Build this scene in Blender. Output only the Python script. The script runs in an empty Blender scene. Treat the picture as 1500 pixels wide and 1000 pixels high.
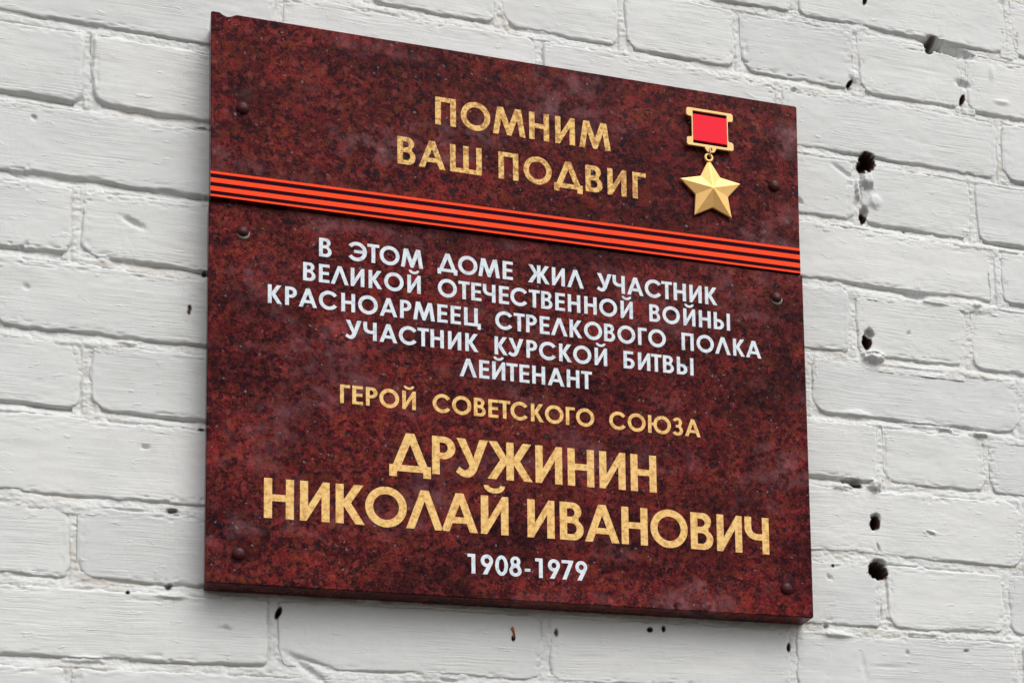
import bpy, bmesh, math, random
import numpy as np
from mathutils import Matrix, Vector

# ------------------------------------------------------------------ camera, world, sun, exposure
scene = bpy.context.scene
COL = scene.collection
Z0 = 2.2                                   # height of the plaque's datum above the ground

cam_data = bpy.data.cameras.new("camera")
cam = bpy.data.objects.new("camera", cam_data)
COL.objects.link(cam)
cam_data.sensor_width = 36.0
cam_data.lens = 64.96
cam_data.shift_x = -0.3226
cam_data.shift_y = 0.4778
cam_data.clip_start = 0.05
cam_data.clip_end = 500.0
Mx = ((0.93209758, -0.36064989, -0.03355236),
      (-0.0150397, -0.13108964, 0.99125643),
      (-0.36189489, -0.9234431, -0.1276124))        # rows: camera x, y, z axes in the world
R3 = Matrix(Mx).transposed()
cam.matrix_world = Matrix.Translation((-0.34795, -1.75417, -0.48559 + Z0)) @ R3.to_4x4()
scene.camera = cam

SUN_EL, SUN_AZ = math.radians(52), math.radians(24)   # azimuth from the wall's normal, to the right
world = bpy.data.worlds.new("World")
scene.world = world
world.use_nodes = True
wn = world.node_tree.nodes
sky = wn.new("ShaderNodeTexSky")
sky.sky_type = 'NISHITA'
sky.sun_disc = False
sky.sun_elevation = SUN_EL
sky.sun_rotation = math.pi - SUN_AZ
sky.air_density = 1.0
sky.dust_density = 4.0
sky.ozone_density = 1.0
hs = wn.new("ShaderNodeHueSaturation")             # thin overcast: the blue is washed out all over
hs.inputs["Saturation"].default_value = 0.30
world.node_tree.links.new(sky.outputs[0], hs.inputs["Color"])
world.node_tree.links.new(hs.outputs[0], wn["Background"].inputs[0])
wn["Background"].inputs[1].default_value = 0.13

sd = bpy.data.lights.new("sun", 'SUN')
sd.energy = 0.75
sd.angle = math.radians(50)
sd.color = (1.0, 0.96, 0.91)
sun = bpy.data.objects.new("sun", sd)
COL.objects.link(sun)
dirv = Vector((math.sin(SUN_AZ) * math.cos(SUN_EL), -math.cos(SUN_AZ) * math.cos(SUN_EL), math.sin(SUN_EL)))
sun.rotation_euler = dirv.to_track_quat('Z', 'Y').to_euler()
sun.location = (2, -4, 8)

scene.view_settings.view_transform = 'Standard'
scene.view_settings.look = 'None'
scene.view_settings.gamma = 1.0
scene.view_settings.exposure = 0.5

# ------------------------------------------------------------------ helpers
def tag(o, label=None, cat=None, group=None, kind=None):
    if label: o["label"] = label
    if cat: o["category"] = cat
    if group: o["group"] = group
    if kind: o["kind"] = kind
    return o

def empty(name, loc):
    o = bpy.data.objects.new(name, None)
    o.empty_display_size = 0.05
    o.location = loc
    COL.objects.link(o)
    return o

def mesh_obj(name, verts, faces, mat, parent=None, smooth=False):
    me = bpy.data.meshes.new(name)
    me.from_pydata([tuple(v) for v in verts], [], faces)
    me.validate()
    if smooth:
        me.polygons.foreach_set("use_smooth", [True] * len(me.polygons))
    me.materials.append(mat)
    o = bpy.data.objects.new(name, me)
    COL.objects.link(o)
    if parent: o.parent = parent
    return o

def bm_obj(name, bm, mat, parent=None, smooth=False):
    bmesh.ops.recalc_face_normals(bm, faces=bm.faces)
    me = bpy.data.meshes.new(name)
    bm.to_mesh(me); bm.free()
    if smooth:
        me.polygons.foreach_set("use_smooth", [True] * len(me.polygons))
    me.materials.append(mat)
    o = bpy.data.objects.new(name, me)
    COL.objects.link(o)
    if parent: o.parent = parent
    return o

class NT:
    """small node-tree writer"""
    def __init__(s, name):
        s.m = bpy.data.materials.new(name); s.m.use_nodes = True
        s.t = s.m.node_tree; s.b = s.t.nodes["Principled BSDF"]
    def n(s, typ, **kw):
        x = s.t.nodes.new(typ)
        for k, v in kw.items():
            if k.startswith("i_"):
                key = k[2:]
                key = int(key) if key.isdigit() else key.replace("_", " ")
                x.inputs[key].default_value = v
            else: setattr(x, k, v)
        return x
    def l(s, a, b): s.t.links.new(a, b)
    def coord(s, scale=(1, 1, 1), out="Object"):
        tc = s.n("ShaderNodeTexCoord"); mp = s.n("ShaderNodeMapping")
        mp.inputs["Scale"].default_value = scale
        s.l(tc.outputs[out], mp.inputs[0]); return mp.outputs[0]
    def noise(s, vec, scale, detail=3, rough=0.55, dist=0.0, w=None):
        x = s.n("ShaderNodeTexNoise"); x.inputs["Scale"].default_value = scale
        x.inputs["Detail"].default_value = detail; x.inputs["Roughness"].default_value = rough
        x.inputs["Distortion"].default_value = dist
        s.l(vec, x.inputs["Vector"]); return x
    def ramp(s, fac, stops, interp='LINEAR'):
        x = s.n("ShaderNodeValToRGB"); x.color_ramp.interpolation = interp
        e = x.color_ramp.elements
        while len(e) < len(stops): e.new(0.5)
        for el, (p, c) in zip(e, stops):
            el.position = p; el.color = (*c, 1) if len(c) == 3 else c
        s.l(fac, x.inputs[0]); return x.outputs[0]
    def mix(s, fac, a, b, mode='MIX'):
        x = s.n("ShaderNodeMix", data_type='RGBA', blend_type=mode)
        for sock, v in ((x.inputs[0], fac), (x.inputs[6], a), (x.inputs[7], b)):
            if hasattr(v, "links") or hasattr(v, "is_linked"): s.l(v, sock)
            elif isinstance(v, tuple): sock.default_value = (*v, 1)
            else: sock.default_value = v
        return x.outputs[2]
    def math(s, op, a, b=0.0, clamp=False):
        x = s.n("ShaderNodeMath", operation=op, use_clamp=clamp)
        for i, v in enumerate((a, b)):
            if isinstance(v, (int, float)): x.inputs[i].default_value = v
            else: s.l(v, x.inputs[i])
        return x.outputs[0]

# ------------------------------------------------------------------ materials
def mat_paint():
    k = NT("white_wall_paint")
    p = k.coord()
    # colour: old white masonry paint, faintly uneven; bare dark masonry where the paint never reached
    c1 = k.ramp(k.noise(p, 9, 4).outputs[0], [(0.3, (0.595, 0.612, 0.61)), (0.7, (0.66, 0.672, 0.668))])
    grime = k.noise(p, 34, 5, 0.7)
    c2 = k.mix(k.math('MULTIPLY', k.ramp(grime.outputs[0], [(0.56, (0, 0, 0)), (0.72, (1, 1, 1))]), 0.22), c1, (0.50, 0.485, 0.45))
    oi = k.n("ShaderNodeObjectInfo")
    c2 = k.mix(1.0, c2, k.ramp(oi.outputs["Random"], [(0, (0.93, 0.935, 0.93)), (1, (1.03, 1.025, 1.015))]), 'MULTIPLY')
    streak = k.noise(k.coord((7, 60, 55)), 1.0, 5, 0.7)
    c2 = k.mix(k.math('MULTIPLY', k.ramp(streak.outputs[0], [(0.55, (0, 0, 0)), (0.75, (1, 1, 1))]), 0.35), c2, (0.53, 0.53, 0.515))
    fleck = k.noise(p, 260, 2, 0.5)
    c2 = k.mix(k.math('MULTIPLY', k.ramp(fleck.outputs[0], [(0.70, (0, 0, 0)), (0.76, (1, 1, 1))]), 0.25), c2, (0.33, 0.29, 0.26))
    at = k.n("ShaderNodeAttribute", attribute_name="bare")
    bare = k.mix(k.noise(p, 120, 3).outputs[0], (0.010, 0.007, 0.006), (0.11, 0.055, 0.035))
    col = k.mix(at.outputs["Fac"], c2, bare)
    st = k.n("ShaderNodeAttribute", attribute_name="joint_shade")
    col = k.mix(st.outputs["Fac"], col, (0.50, 0.46, 0.40))  # warm brown of the joint shadows, mixed into the mortar's colour
    k.l(col, k.b.inputs["Base Color"])
    k.b.inputs["Roughness"].default_value = 0.62
    k.b.inputs["Specular IOR Level"].default_value = 0.3
    # relief: horizontal brush marks, fine grit and soft lumps
    pb = k.coord((5, 60, 190))
    warp = k.noise(p, 14, 2)
    add = k.n("ShaderNodeVectorMath", operation='MULTIPLY_ADD')
    k.l(warp.outputs[1], add.inputs[0]); add.inputs[1].default_value = (0.5, 0.5, 1.6); k.l(pb, add.inputs[2])
    brush = k.noise(add.outputs[0], 2.6, 4, 0.62)
    msk = k.ramp(k.noise(p, 11, 2).outputs[0], [(0.38, (0.12, 0.12, 0.12)), (0.62, (1, 1, 1))])
    b1 = k.n("ShaderNodeBump", i_Strength=1.0, i_Distance=0.0008)
    k.l(k.math('MULTIPLY', brush.outputs[0], msk), b1.inputs["Height"])
    grit = k.noise(p, 420, 4, 0.6)
    b2 = k.n("ShaderNodeBump", i_Strength=0.6, i_Distance=0.00022)
    k.l(grit.outputs[0], b2.inputs["Height"]); k.l(b1.outputs[0], b2.inputs["Normal"])
    lump = k.noise(k.coord((48, 80, 120)), 1.0, 3, 0.6)
    b3 = k.n("ShaderNodeBump", i_Strength=1.0, i_Distance=0.0007)
    k.l(k.ramp(lump.outputs[0], [(0.62, (0, 0, 0)), (0.8, (1, 1, 1))]), b3.inputs["Height"]); k.l(b2.outputs[0], b3.inputs["Normal"])
    k.l(b3.outputs[0], k.b.inputs["Normal"])
    return k.m

def mat_granite():
    k = NT("red_granite")
    tc = k.n("ShaderNodeTexCoord").outputs["Object"]
    wob = k.noise(tc, 260, 3, 0.6)
    va = k.n("ShaderNodeVectorMath", operation='MULTIPLY_ADD')
    k.l(wob.outputs[1], va.inputs[0]); va.inputs[1].default_value = (0.006,) * 3; k.l(tc, va.inputs[2])
    P = va.outputs[0]
    def vor(scale):
        v = k.n("ShaderNodeTexVoronoi"); v.inputs["Scale"].default_value = scale
        k.l(P, v.inputs["Vector"]); return v
    v1, v2, v3 = vor(230), vor(560), vor(125)
    sep = k.n("ShaderNodeSeparateColor"); k.l(v1.outputs["Color"], sep.inputs[0])
    c = k.ramp(sep.outputs[0], [(0.0, (0.007, 0.006, 0.009)), (0.16, (0.014, 0.005, 0.007)), (0.34, (0.045, 0.008, 0.009)), (0.55, (0.075, 0.011, 0.012)),
                                (0.70, (0.085, 0.024, 0.011)), (0.86, (0.125, 0.024, 0.024)), (1.0, (0.17, 0.042, 0.036))])
    sep2 = k.n("ShaderNodeSeparateColor"); k.l(v2.outputs["Color"], sep2.inputs[0])
    c = k.mix(0.40, c, k.ramp(sep2.outputs[0], [(0, (0.004, 0.003, 0.006)), (0.4, (0.035, 0.005, 0.008)), (0.75, (0.105, 0.017, 0.014)), (1, (0.17, 0.055, 0.035))]))
    # clumps of like-coloured grains: near black, raspberry, brown
    cl = k.noise(P, 58, 5, 0.72)
    c = k.mix(k.ramp(cl.outputs[0], [(0.36, (0.9,) * 3), (0.50, (0,) * 3)]), c, k.mix(0.35, (0.012, 0.005, 0.007), c))
    rd = k.noise(P, 82, 4, 0.7)
    c = k.mix(k.math('MULTIPLY', k.ramp(rd.outputs[0], [(0.52, (0, 0, 0)), (0.62, (1, 1, 1))]), 0.65), c, (0.145, 0.022, 0.019))
    og = k.noise(k.coord((1, 1.4, 1.2)), 74, 4, 0.7)
    c = k.mix(k.math('MULTIPLY', k.ramp(og.outputs[0], [(0.53, (0, 0, 0)), (0.64, (1, 1, 1))]), 0.6), c, (0.115, 0.037, 0.014))
    # dark biotite flakes
    dk = k.noise(P, 150, 5, 0.68)
    c = k.mix(k.ramp(dk.outputs[0], [(0.56, (0, 0, 0)), (0.61, (0.88, 0.88, 0.88))]), c, (0.009, 0.010, 0.014))
    fine = k.noise(tc, 620, 3, 0.75)
    c = k.mix(1.0, c, k.ramp(fine.outputs[0], [(0.34, (0.6, 0.62, 0.68)), (0.5, (1, 1, 1)), (0.66, (1.45, 1.45, 1.4))]), 'MULTIPLY')
    c = k.mix(1.0, c, (1.06, 0.80, 0.88), 'MULTIPLY')
    zone = k.noise(k.coord((1, 1, 1.5)), 13, 3, 0.6)
    c = k.mix(1.0, c, k.ramp(zone.outputs[0], [(0.36, (0.55, 0.62, 0.70)), (0.5, (1, 1, 1)), (0.64, (1.45, 1.35, 1.25))]), 'MULTIPLY')
    # big pink feldspar crystals
    sep3 = k.n("ShaderNodeSeparateColor"); k.l(v3.outputs["Color"], sep3.inputs[0])
    f3 = k.math('MULTIPLY', k.math('GREATER_THAN', sep3.outputs[1], 0.93), k.ramp(v3.outputs["Distance"], [(0.0, (0.75,) * 3), (0.55, (0,) * 3)]))
    c = k.mix(f3, c, (0.19, 0.050, 0.046))
    # slow swing from brown (top) to wine red, and pale pink drifts that paint soft reflections into the colour
    slow = k.noise(tc, 5.5, 2, 0.5)
    c = k.mix(k.ramp(slow.outputs[0], [(0.4, (0.0,) * 3), (0.66, (0.35,) * 3)]), c, k.mix(1.0, c, (1.25, 0.75, 1.0), 'MULTIPLY'))
    sheen_drift = k.noise(k.coord((1.3, 1, 2.6)), 6.5, 3, 0.55)
    df = k.math('MULTIPLY', k.ramp(sheen_drift.outputs[0], [(0.52, (0,) * 3), (0.70, (1,) * 3)]), k.ramp(k.noise(P, 60, 4, 0.7).outputs[0], [(0.44, (0,) * 3), (0.74, (0.8,) * 3)]))
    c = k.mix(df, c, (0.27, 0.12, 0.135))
    # tiny quartz specks
    v4 = k.n("ShaderNodeTexVoronoi"); v4.inputs["Scale"].default_value = 300; k.l(P, v4.inputs["Vector"])
    sep4 = k.n("ShaderNodeSeparateColor"); k.l(v4.outputs["Color"], sep4.inputs[0])
    f4 = k.math('MULTIPLY', k.math('GREATER_THAN', sep4.outputs[2], 0.972), k.math('LESS_THAN', v4.outputs["Distance"], 0.30))
    c = k.mix(k.math('MULTIPLY', f4, 0.6), c, (0.16, 0.21, 0.21))
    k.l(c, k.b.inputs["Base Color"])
    k.b.inputs["Roughness"].default_value = 0.22
    k.b.inputs["Specular IOR Level"].default_value = 0.035
    bp = k.n("ShaderNodeBump", i_Strength=0.25, i_Distance=0.0002)
    k.l(k.noise(tc, 300, 3).outputs[0], bp.inputs["Height"]); k.l(bp.outputs[0], k.b.inputs["Normal"])
    return k.m

def mat_flake(name, base, dark, scale, lo=0.45, hi=0.68, amt=0.8, rough=0.5, metal=0.0, spec=0.2):
    k = NT(name)
    tc = k.n("ShaderNodeTexCoord").outputs["Object"]
    a = k.noise(tc, scale, 5, 0.72)
    c = k.mix(k.math('MULTIPLY', k.ramp(a.outputs[0], [(lo, (0,) * 3), (hi, (1,) * 3)]), amt), base, dark)
    k.l(c, k.b.inputs["Base Color"])
    k.b.inputs["Roughness"].default_value = rough
    k.b.inputs["Metallic"].default_value = metal
    k.b.inputs["Specular IOR Level"].default_value = spec
    bp = k.n("ShaderNodeBump", i_Strength=0.4, i_Distance=0.0002)
    k.l(a.outputs[0], bp.inputs["Height"]); k.l(bp.outputs[0], k.b.inputs["Normal"])
    return k.m

PAINT = mat_paint()
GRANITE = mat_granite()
GOLD_A = mat_flake("gold_leaf_worn", (0.82, 0.52, 0.17), (0.38, 0.16, 0.035), 230, 0.45, 0.58, 0.95)
GOLD_B = mat_flake("gold_leaf", (0.86, 0.56, 0.205), (0.50, 0.24, 0.055), 200, 0.46, 0.61, 0.85)
SILVER = mat_flake("silver_letter_paint", (0.70, 0.77, 0.82), (0.42, 0.47, 0.54), 210, 0.47, 0.66, 0.75)
MEDAL = mat_flake("matt_medal_gold", (0.86, 0.52, 0.185), (0.70, 0.39, 0.12), 120, 0.4, 0.75, 0.5, 0.36, 0.5)
MEDAL2 = mat_flake("matt_frame_gold", (0.74, 0.50, 0.21), (0.60, 0.38, 0.14), 120, 0.4, 0.75, 0.5, 0.45, 0.2)
RED = mat_flake("red_ribbon_cloth", (0.92, 0.034, 0.055), (0.80, 0.022, 0.038), 700, 0.4, 0.7, 0.6, 0.7, 0.0, 0.05)
ORANGE = mat_flake("orange_vinyl", (1.0, 0.070, 0.014), (0.92, 0.05, 0.012), 60, 0.4, 0.8, 0.5, 0.5, 0.0, 0.08)
BLACKV = mat_flake("black_violet_vinyl", (0.020, 0.0015, 0.010), (0.010, 0.0015, 0.006), 200, 0.4, 0.7, 0.6, 0.6, 0.0, 0.03)
CAP = mat_flake("oxblood_cap_paint", (0.060, 0.012, 0.014), (0.03, 0.007, 0.009), 400, 0.45, 0.7, 0.7, 0.32)
BARECAP = mat_flake("bare_cap_rim", (0.36, 0.33, 0.29), (0.14, 0.10, 0.08), 420, 0.42, 0.6, 0.8, 0.6)
DARKM = mat_flake("old_lime_mortar", (0.30, 0.27, 0.23), (0.18, 0.16, 0.14), 90)
RUST = mat_flake("orange_splinter", (0.55, 0.12, 0.03), (0.25, 0.05, 0.02), 300)
def mat_ground():
    k = NT("asphalt_ground")
    p = k.coord()
    k.l(k.ramp(k.noise(p, 40, 5, 0.7).outputs[0], [(0.3, (0.060, 0.050, 0.038)), (0.7, (0.095, 0.080, 0.062))]), k.b.inputs["Base Color"])
    k.b.inputs["Roughness"].default_value = 0.9
    return k.m

# ------------------------------------------------------------------ numpy noise
_rng = np.random.RandomState(11)
_T = _rng.rand(256, 256) * 2 - 1
def vnoise(x, y, seed=0):
    x = x + seed * 37.17; y = y + seed * 91.73
    xi = np.floor(x).astype(int); yi = np.floor(y).astype(int)
    fx = x - xi; fy = y - yi
    fx = fx * fx * fx * (fx * (fx * 6 - 15) + 10); fy = fy * fy * fy * (fy * (fy * 6 - 15) + 10)
    a = _T[xi & 255, yi & 255]; b = _T[(xi + 1) & 255, yi & 255]
    c = _T[xi & 255, (yi + 1) & 255]; d = _T[(xi + 1) & 255, (yi + 1) & 255]
    return (a * (1 - fx) + b * fx) * (1 - fy) + (c * (1 - fx) + d * fx) * fy
def fbm(x, y, seed=0, o=3):
    s = 0; a = 1; t = 0
    for i in range(o):
        s = s + a * vnoise(x * 2 ** i, y * 2 ** i, seed + i * 7); t += a; a *= 0.5
    return s / t
def sstep(a, b, x):
    t = np.clip((x - a) / (b - a), 0, 1); return t * t * (3 - 2 * t)

# ------------------------------------------------------------------ the wall (mm in the wall's plane; u right, v up)
BED = {-2: (652, 646), -1: (577, 570), 0: (503, 494.7), 1: (424.5, 417.6), 2: (348.6, 347.5), 3: (275.5, 268.2),
       4: (201.1, 198), 5: (128.3, 127.1), 6: (46.8, 46), 7: (-30, -30.4), 8: (-102.3, -104.5)}
for i in range(1, 7):
    BED[-2 - i] = (652 + 74.5 * i, 646 + 74.5 * i)
    BED[8 + i] = (-102.3 - 75 * i, -104.5 - 75 * i)
def bed(k, u):
    a, b = BED[k]
    t = (u + 465) / 790.0
    return a + (b - a) * np.clip(t, -0.6, 1.8) + 0.9 * vnoise(u / 95.0, u * 0 + k * 3.7, 5)
KNOWN = {-2: [576], -1: [-264, -136, -6.2, 123, 250.2, 385.3, 516.4], 0: [-220.6, 35.4, 294.2, 557],
         1: [-391.3, -131, 126, 382.1, 520.8], 2: [-492, -232, 28, 288, 547.8], 3: [-398, -138, 116, 372, 508],
         4: [-468, -202, 58, 318.1, 569], 5: [-387.4, -127, 133, 398.2, 524.3], 6: [-487, -222, 38, 298, 566],
         7: [-395, -135, 127, 396.2, 539.3], 8: [-222.2, 34.2, 291.5, 552], 9: [-397, -137, 123, 383, 515]}
U0, U1 = -1000.0, 1150.0
JO = {}
for k in range(-7, 15):
    js = list(KNOWN.get(k, []))
    if k == -2: js = [-204, 56, 316, 576]
    if not js: js = [(-390 if k % 2 else -222) + random.Random(k).uniform(-8, 8)]
    hd = (k % 6 == 5)
    while js[0] > U0: js.insert(0, js[0] - (130 if hd else 260) + random.Random(k * 7 + len(js)).uniform(-3, 3))
    while js[-1] < U1: js.append(js[-1] + (130 if hd else 260) + random.Random(k * 5 + len(js)).uniform(-3, 3))
    JO[k] = js

# holes: u, v, half width, half height, turn (deg), depth, bare (paint never reached), edge softness
PITS = [(399.6, 682, 2.2, 5.5, -15, 26, 1, .25), (475.1, 636.8, 3.4, 4.8, -40, 36, 1, .3), (483, 645.0, 15, 8.0, -10, 22, 0, .75),
        (503, 642, 27, 7.0, -8, 13, 0, .85), (478, 646.0, 4.5, 7.5, -30, 30, .8, .4),
        (377.2, 579.9, 2.2, 6.0, -34, 28, 1, .25), (513.4, 584.8, 3.0, 6.8, -25, 30, 1, .25),
        (395, 493.5, 8.2, 10.0, -8, 34, 1, .35), (387.5, 484, 3.5, 5.5, 30, 24, 1, .3), (387.8, 428.2, 3.3, 6.2, -14, 30, 1, .25), (389.5, 434, 4.6, 6.5, -10, 8, 0, .6),
        (386.9, 288.0, 4.6, 8.2, -4, 34, 1, .22), (390, 297, 5.5, 5.5, 0, 8, 0, .6),
        (368.8, 126.6, 7.5, 2.7, -4, 28, 1, .4), (364, 131.2, 10.5, 2.4, -2, 8, 0, .6), (354.5, 129.6, 1.2, 1.6, 0, 12, 1, .3),
        (388.2, 86.8, 5.0, 7.4, -18, 34, 1, .22), (389, 92.0, 5.8, 5.6, 0, 5, 0, .5),
        (390.2, 35.5, 10.0, 9.4, -12, 42, 1, .18), (391, 42.5, 9.0, 6.5, 0, 6, 0, .5), (391.5, 60, 1.5, 5.5, 20, 3.5, 0, .6),
        (286.8, -53.3, 2.4, 4.4, -6, 22, 1, .3), (-217.7, -46.3, 2.3, 5.6, -22, 24, 1, .3),
        (-298.7, 241, 1.3, 1.8, 20, 9, 1, .3), (-299.6, 236.4, 1.0, 1.4, 20, 7, 1, .3),
        (139.7, -42.7, 3.2, 2.6, 0, 14, 1, .3), (153.9, -41.0, 1.7, 2.7, 0, 16, 1, .3),
        (-312.0, 43.9, 6.0, 2.4, 4, 10, .55, .6), (-314.1, -27.5, 3.6, 2.4, 25, 8, .5, .6), (-348.9, -35.1, 1.7, 1.6, 0, 9, 1, .3),
        (338.9, 37.1, 1.6, 1.2, 0, 7, .9, .3), (334.7, 24.3, 5.0, 1.5, -28, 3.5, 0, .6),
        (44.6, -50.5, 1.9, 3.4, 0, 12, .6, .4), (2.1, -58.6, 1.9, 2.2, 0, 10, 1, .3),
        (451.5, 80.5, 6.0, 1.7, -22, 2.8, 0, .6), (-439, 244, 4, 2, -20, 2.5, 0, .7), (-349, 318, 13, 3.2, -24, 4.0, 0, .9),
        (-336, 103, 6.5, 2.0, -8, 4.5, .1, .8), (-436, 408, 3, 2, -30, 3, 0, .7), (-448, 349.5, 9, 2.0, -22, 2.5, 0, .8),
        (314, 437, 7, 2.2, -40, 4, 0, .7), (436.5, 303, 2.5, 2.0, 0, 3.5, 0, .7), (437, 419.5, 2.2, 2, 0, 5, .2, .6),
        (-288, 421, 6, 0.9, -4, 8, .5, .6), (-286, 277, 2.2, 2.2, 0, 10, .85, .5), (-287, 124, 2.6, 1.6, 0, 10, .7, .5),
        (312, 562, 4, 2.5, 10, 4, 0, .8), (515, 603.5, 10, 4.2, -6, 5.5, 0, .8), (447, 347, 16, 4.2, -3, 5, 0, .8),
        (420, -52, 3, 2, 0, 3, 0, .8), (489, -46, 4, 1.8, 0, 4, .1, .7), (329, -28, 3.5, 3, -20, 6, .15, .6),
        (-264, -63, 4.5, 1.3, -6, 3, .3, .7), (-60, -103, 9, 1.6, -2, 4, 0, .7), (-192, -98, 26, 4.5, -38, 4, 0, .9)]
# mortar lumps standing proud: u, v, half width, half height, height
LUMPS = [(393.5, 470.5, 9.5, 9.5, 7.5), (382.5, 458, 3, 14, 5.0), (394.5, 271.5, 14, 8.5, 9.0), (390, 128, 9, 8, 8.0), (352, 124, 14, 4, 4.0),
         (402, 449, 9, 9, 3.0), (470, 343, 20, 5, 3.0), (372, 205, 18, 6, 2.5), (455, 200.5, 40, 4, 3.0), (517, 196.8, 13, 3.4, 5.0), (475, 199, 12, 3.2, 4.5),
         (452, 81.5, 9, 3, 1.5), (-310, -36, 16, 4, 3), (-385, -99, 22, 4, 3), (-250, 126, 30, 3, 2), (384, 590, 8, 8, 2.5),
         (520, 345, 7, 4, 3), (340, -36, 22, 4, 3), (440, -30, 30, 3, 2.0), (-352, 201, 10, 3, 2.5), (552, 622, 3, 12, 2.2), (563, 590, 12, 3, 2)]
# long shallow creases: u0, v0, u1, v1, half width, depth
CREASE = [(-130 + 0, 612, -118, 590, 1.5, 2.5), (352, 486, 378, 470, 2.0, 3.0), (367, -52, 372, -84, 1.2, 2.2), (376, -68, 440, -66, 0.8, 1.5), (402, 612, 560, 614, .5, .7), (-210, -84, -160, -101, 2.2, 3.0),
          (-452, 92, -380, 90, 0.6, .8), (-460, 160, -400, 152, .5, .7), (340, 620, 470, 612, .5, .7), (420, 530, 520, 520, .6, .7)]

def features(u, v):
    dh = np.zeros_like(u); bare = np.zeros_like(u)
    wob = 0.24 * fbm(u / 3.2, v / 3.2, 31, 3)
    for (a, b, ra, rb, ang, dep, br, soft) in PITS:
        if br and min(ra, rb) < 3.2: ra, rb = ra * 0.72, rb * 0.76
        if a + 60 < u.min() or a - 60 > u.max() or b + 40 < v.min() or b - 40 > v.max(): continue
        c, s = math.cos(math.radians(ang)), math.sin(math.radians(ang))
        x = (u - a) * c + (v - b) * s; y = -(u - a) * s + (v - b) * c
        r = np.sqrt((x / ra) ** 2 + (y / rb) ** 2) + wob
        w = 1 - sstep(1 - soft, 1 + soft * 0.35, r)
        dh = np.minimum(dh, -dep * w)
        if br: bare = np.maximum(bare, br * (1 - sstep(1 + 0.35 * soft + 0.35 / min(ra, rb), 1 + 0.35 * soft + 1.2 / min(ra, rb), r)))
    up = np.zeros_like(u)
    for (a, b, ra, rb, hh) in LUMPS:
        r = np.sqrt(((u - a) / ra) ** 2 + ((v - b) / rb) ** 2) + 1.1 * wob
        up = np.maximum(up, hh * (1 - sstep(0.35, 1.05, r)))
    cr = np.zeros_like(u)
    for (a, b, a2, b2, wd, dep) in CREASE:
        L = math.hypot(a2 - a, b2 - b); dx, dy = (a2 - a) / L, (b2 - b) / L
        t = np.clip((u - a) * dx + (v - b) * dy, 0, L)
        d = np.hypot(u - a - t * dx, v - b - t * dy)
        cr = np.maximum(cr, dep * np.exp(-(d / wd) ** 2) * np.clip(4 * t / L, 0, 1) * np.clip(4 * (1 - t / L), 0, 1))
    up = up * (1 - np.clip(-dh / 8, 0, 1))
    return dh, up, cr, bare

def warp(u, v):
    """coarse + fine wandering of every arris"""
    return (1.3 * fbm(u / 26, v / 26, 3, 2) + 1.0 * fbm(u / 7.5, v / 7.5, 9, 2) + 0.5 * vnoise(u / 2.4, v / 2.4, 12))

def set_attr(me, name, arr):
    a = me.attributes.new(name, 'FLOAT', 'POINT')
    a.data.foreach_set("value", np.ascontiguousarray(arr, dtype=np.float32))

def grid_mesh(name, u, v, h, attrs, skirt):
    nv, nu = u.shape
    co = np.stack([u, -h, v], -1).reshape(-1, 3) / 1000.0
    idx = np.arange(nu * nv).reshape(nv, nu)
    q = np.stack([idx[:-1, :-1], idx[:-1, 1:], idx[1:, 1:], idx[1:, :-1]], -1).reshape(-1, 4)
    n0 = len(co)
    ring = np.concatenate([idx[0, :], idx[1:, -1], idx[-1, -2::-1], idx[-2:0:-1, 0]])
    back = co[ring].copy(); back[:, 1] = skirt / 1000.0
    co = np.concatenate([co, back])
    m = len(ring); bi = n0 + np.arange(m)
    side = np.stack([ring, bi, np.roll(bi, -1), np.roll(ring, -1)], -1)
    q = np.concatenate([q, side])
    me = bpy.data.meshes.new(name)
    nq = len(q)
    me.vertices.add(len(co)); me.vertices.foreach_set("co", co.ravel())
    me.loops.add(nq * 4 + m)
    me.loops.foreach_set("vertex_index", np.concatenate([q.ravel(), bi]).astype(np.int32))
    me.polygons.add(nq + 1)
    me.polygons.foreach_set("loop_start", np.concatenate([np.arange(nq) * 4, [nq * 4]]).astype(np.int32))
    sm = np.ones(nq + 1, bool); sm[-1] = False
    me.polygons.foreach_set("use_smooth", sm)
    me.update(calc_edges=True); me.validate()
    for k_, a in attrs.items():
        set_attr(me, k_, np.concatenate([a.ravel(), a.ravel()[ring]]))
    me.materials.append(PAINT)
    return me

def axis_lines(L, fine, edge, coarse, e=2.0):
    a = list(np.arange(-e, edge, fine)); b = [L - x for x in a][::-1]
    n = max(1, int((b[0] - a[-1]) / coarse))
    mid = list(np.linspace(a[-1], b[0], n + 1)[1:-1])
    return np.array(a + mid + b)

def thin(x, gap=0.5):
    out = [x[0]]
    for q in x[1:]:
        if q - out[-1] >= gap: out.append(q)
    return np.array(out)

wall = empty("brick_wall", (0, 0, Z0))
tag(wall, "white painted brick wall with rounded bricks and holes in its joints, behind the plaque", "wall")

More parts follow.
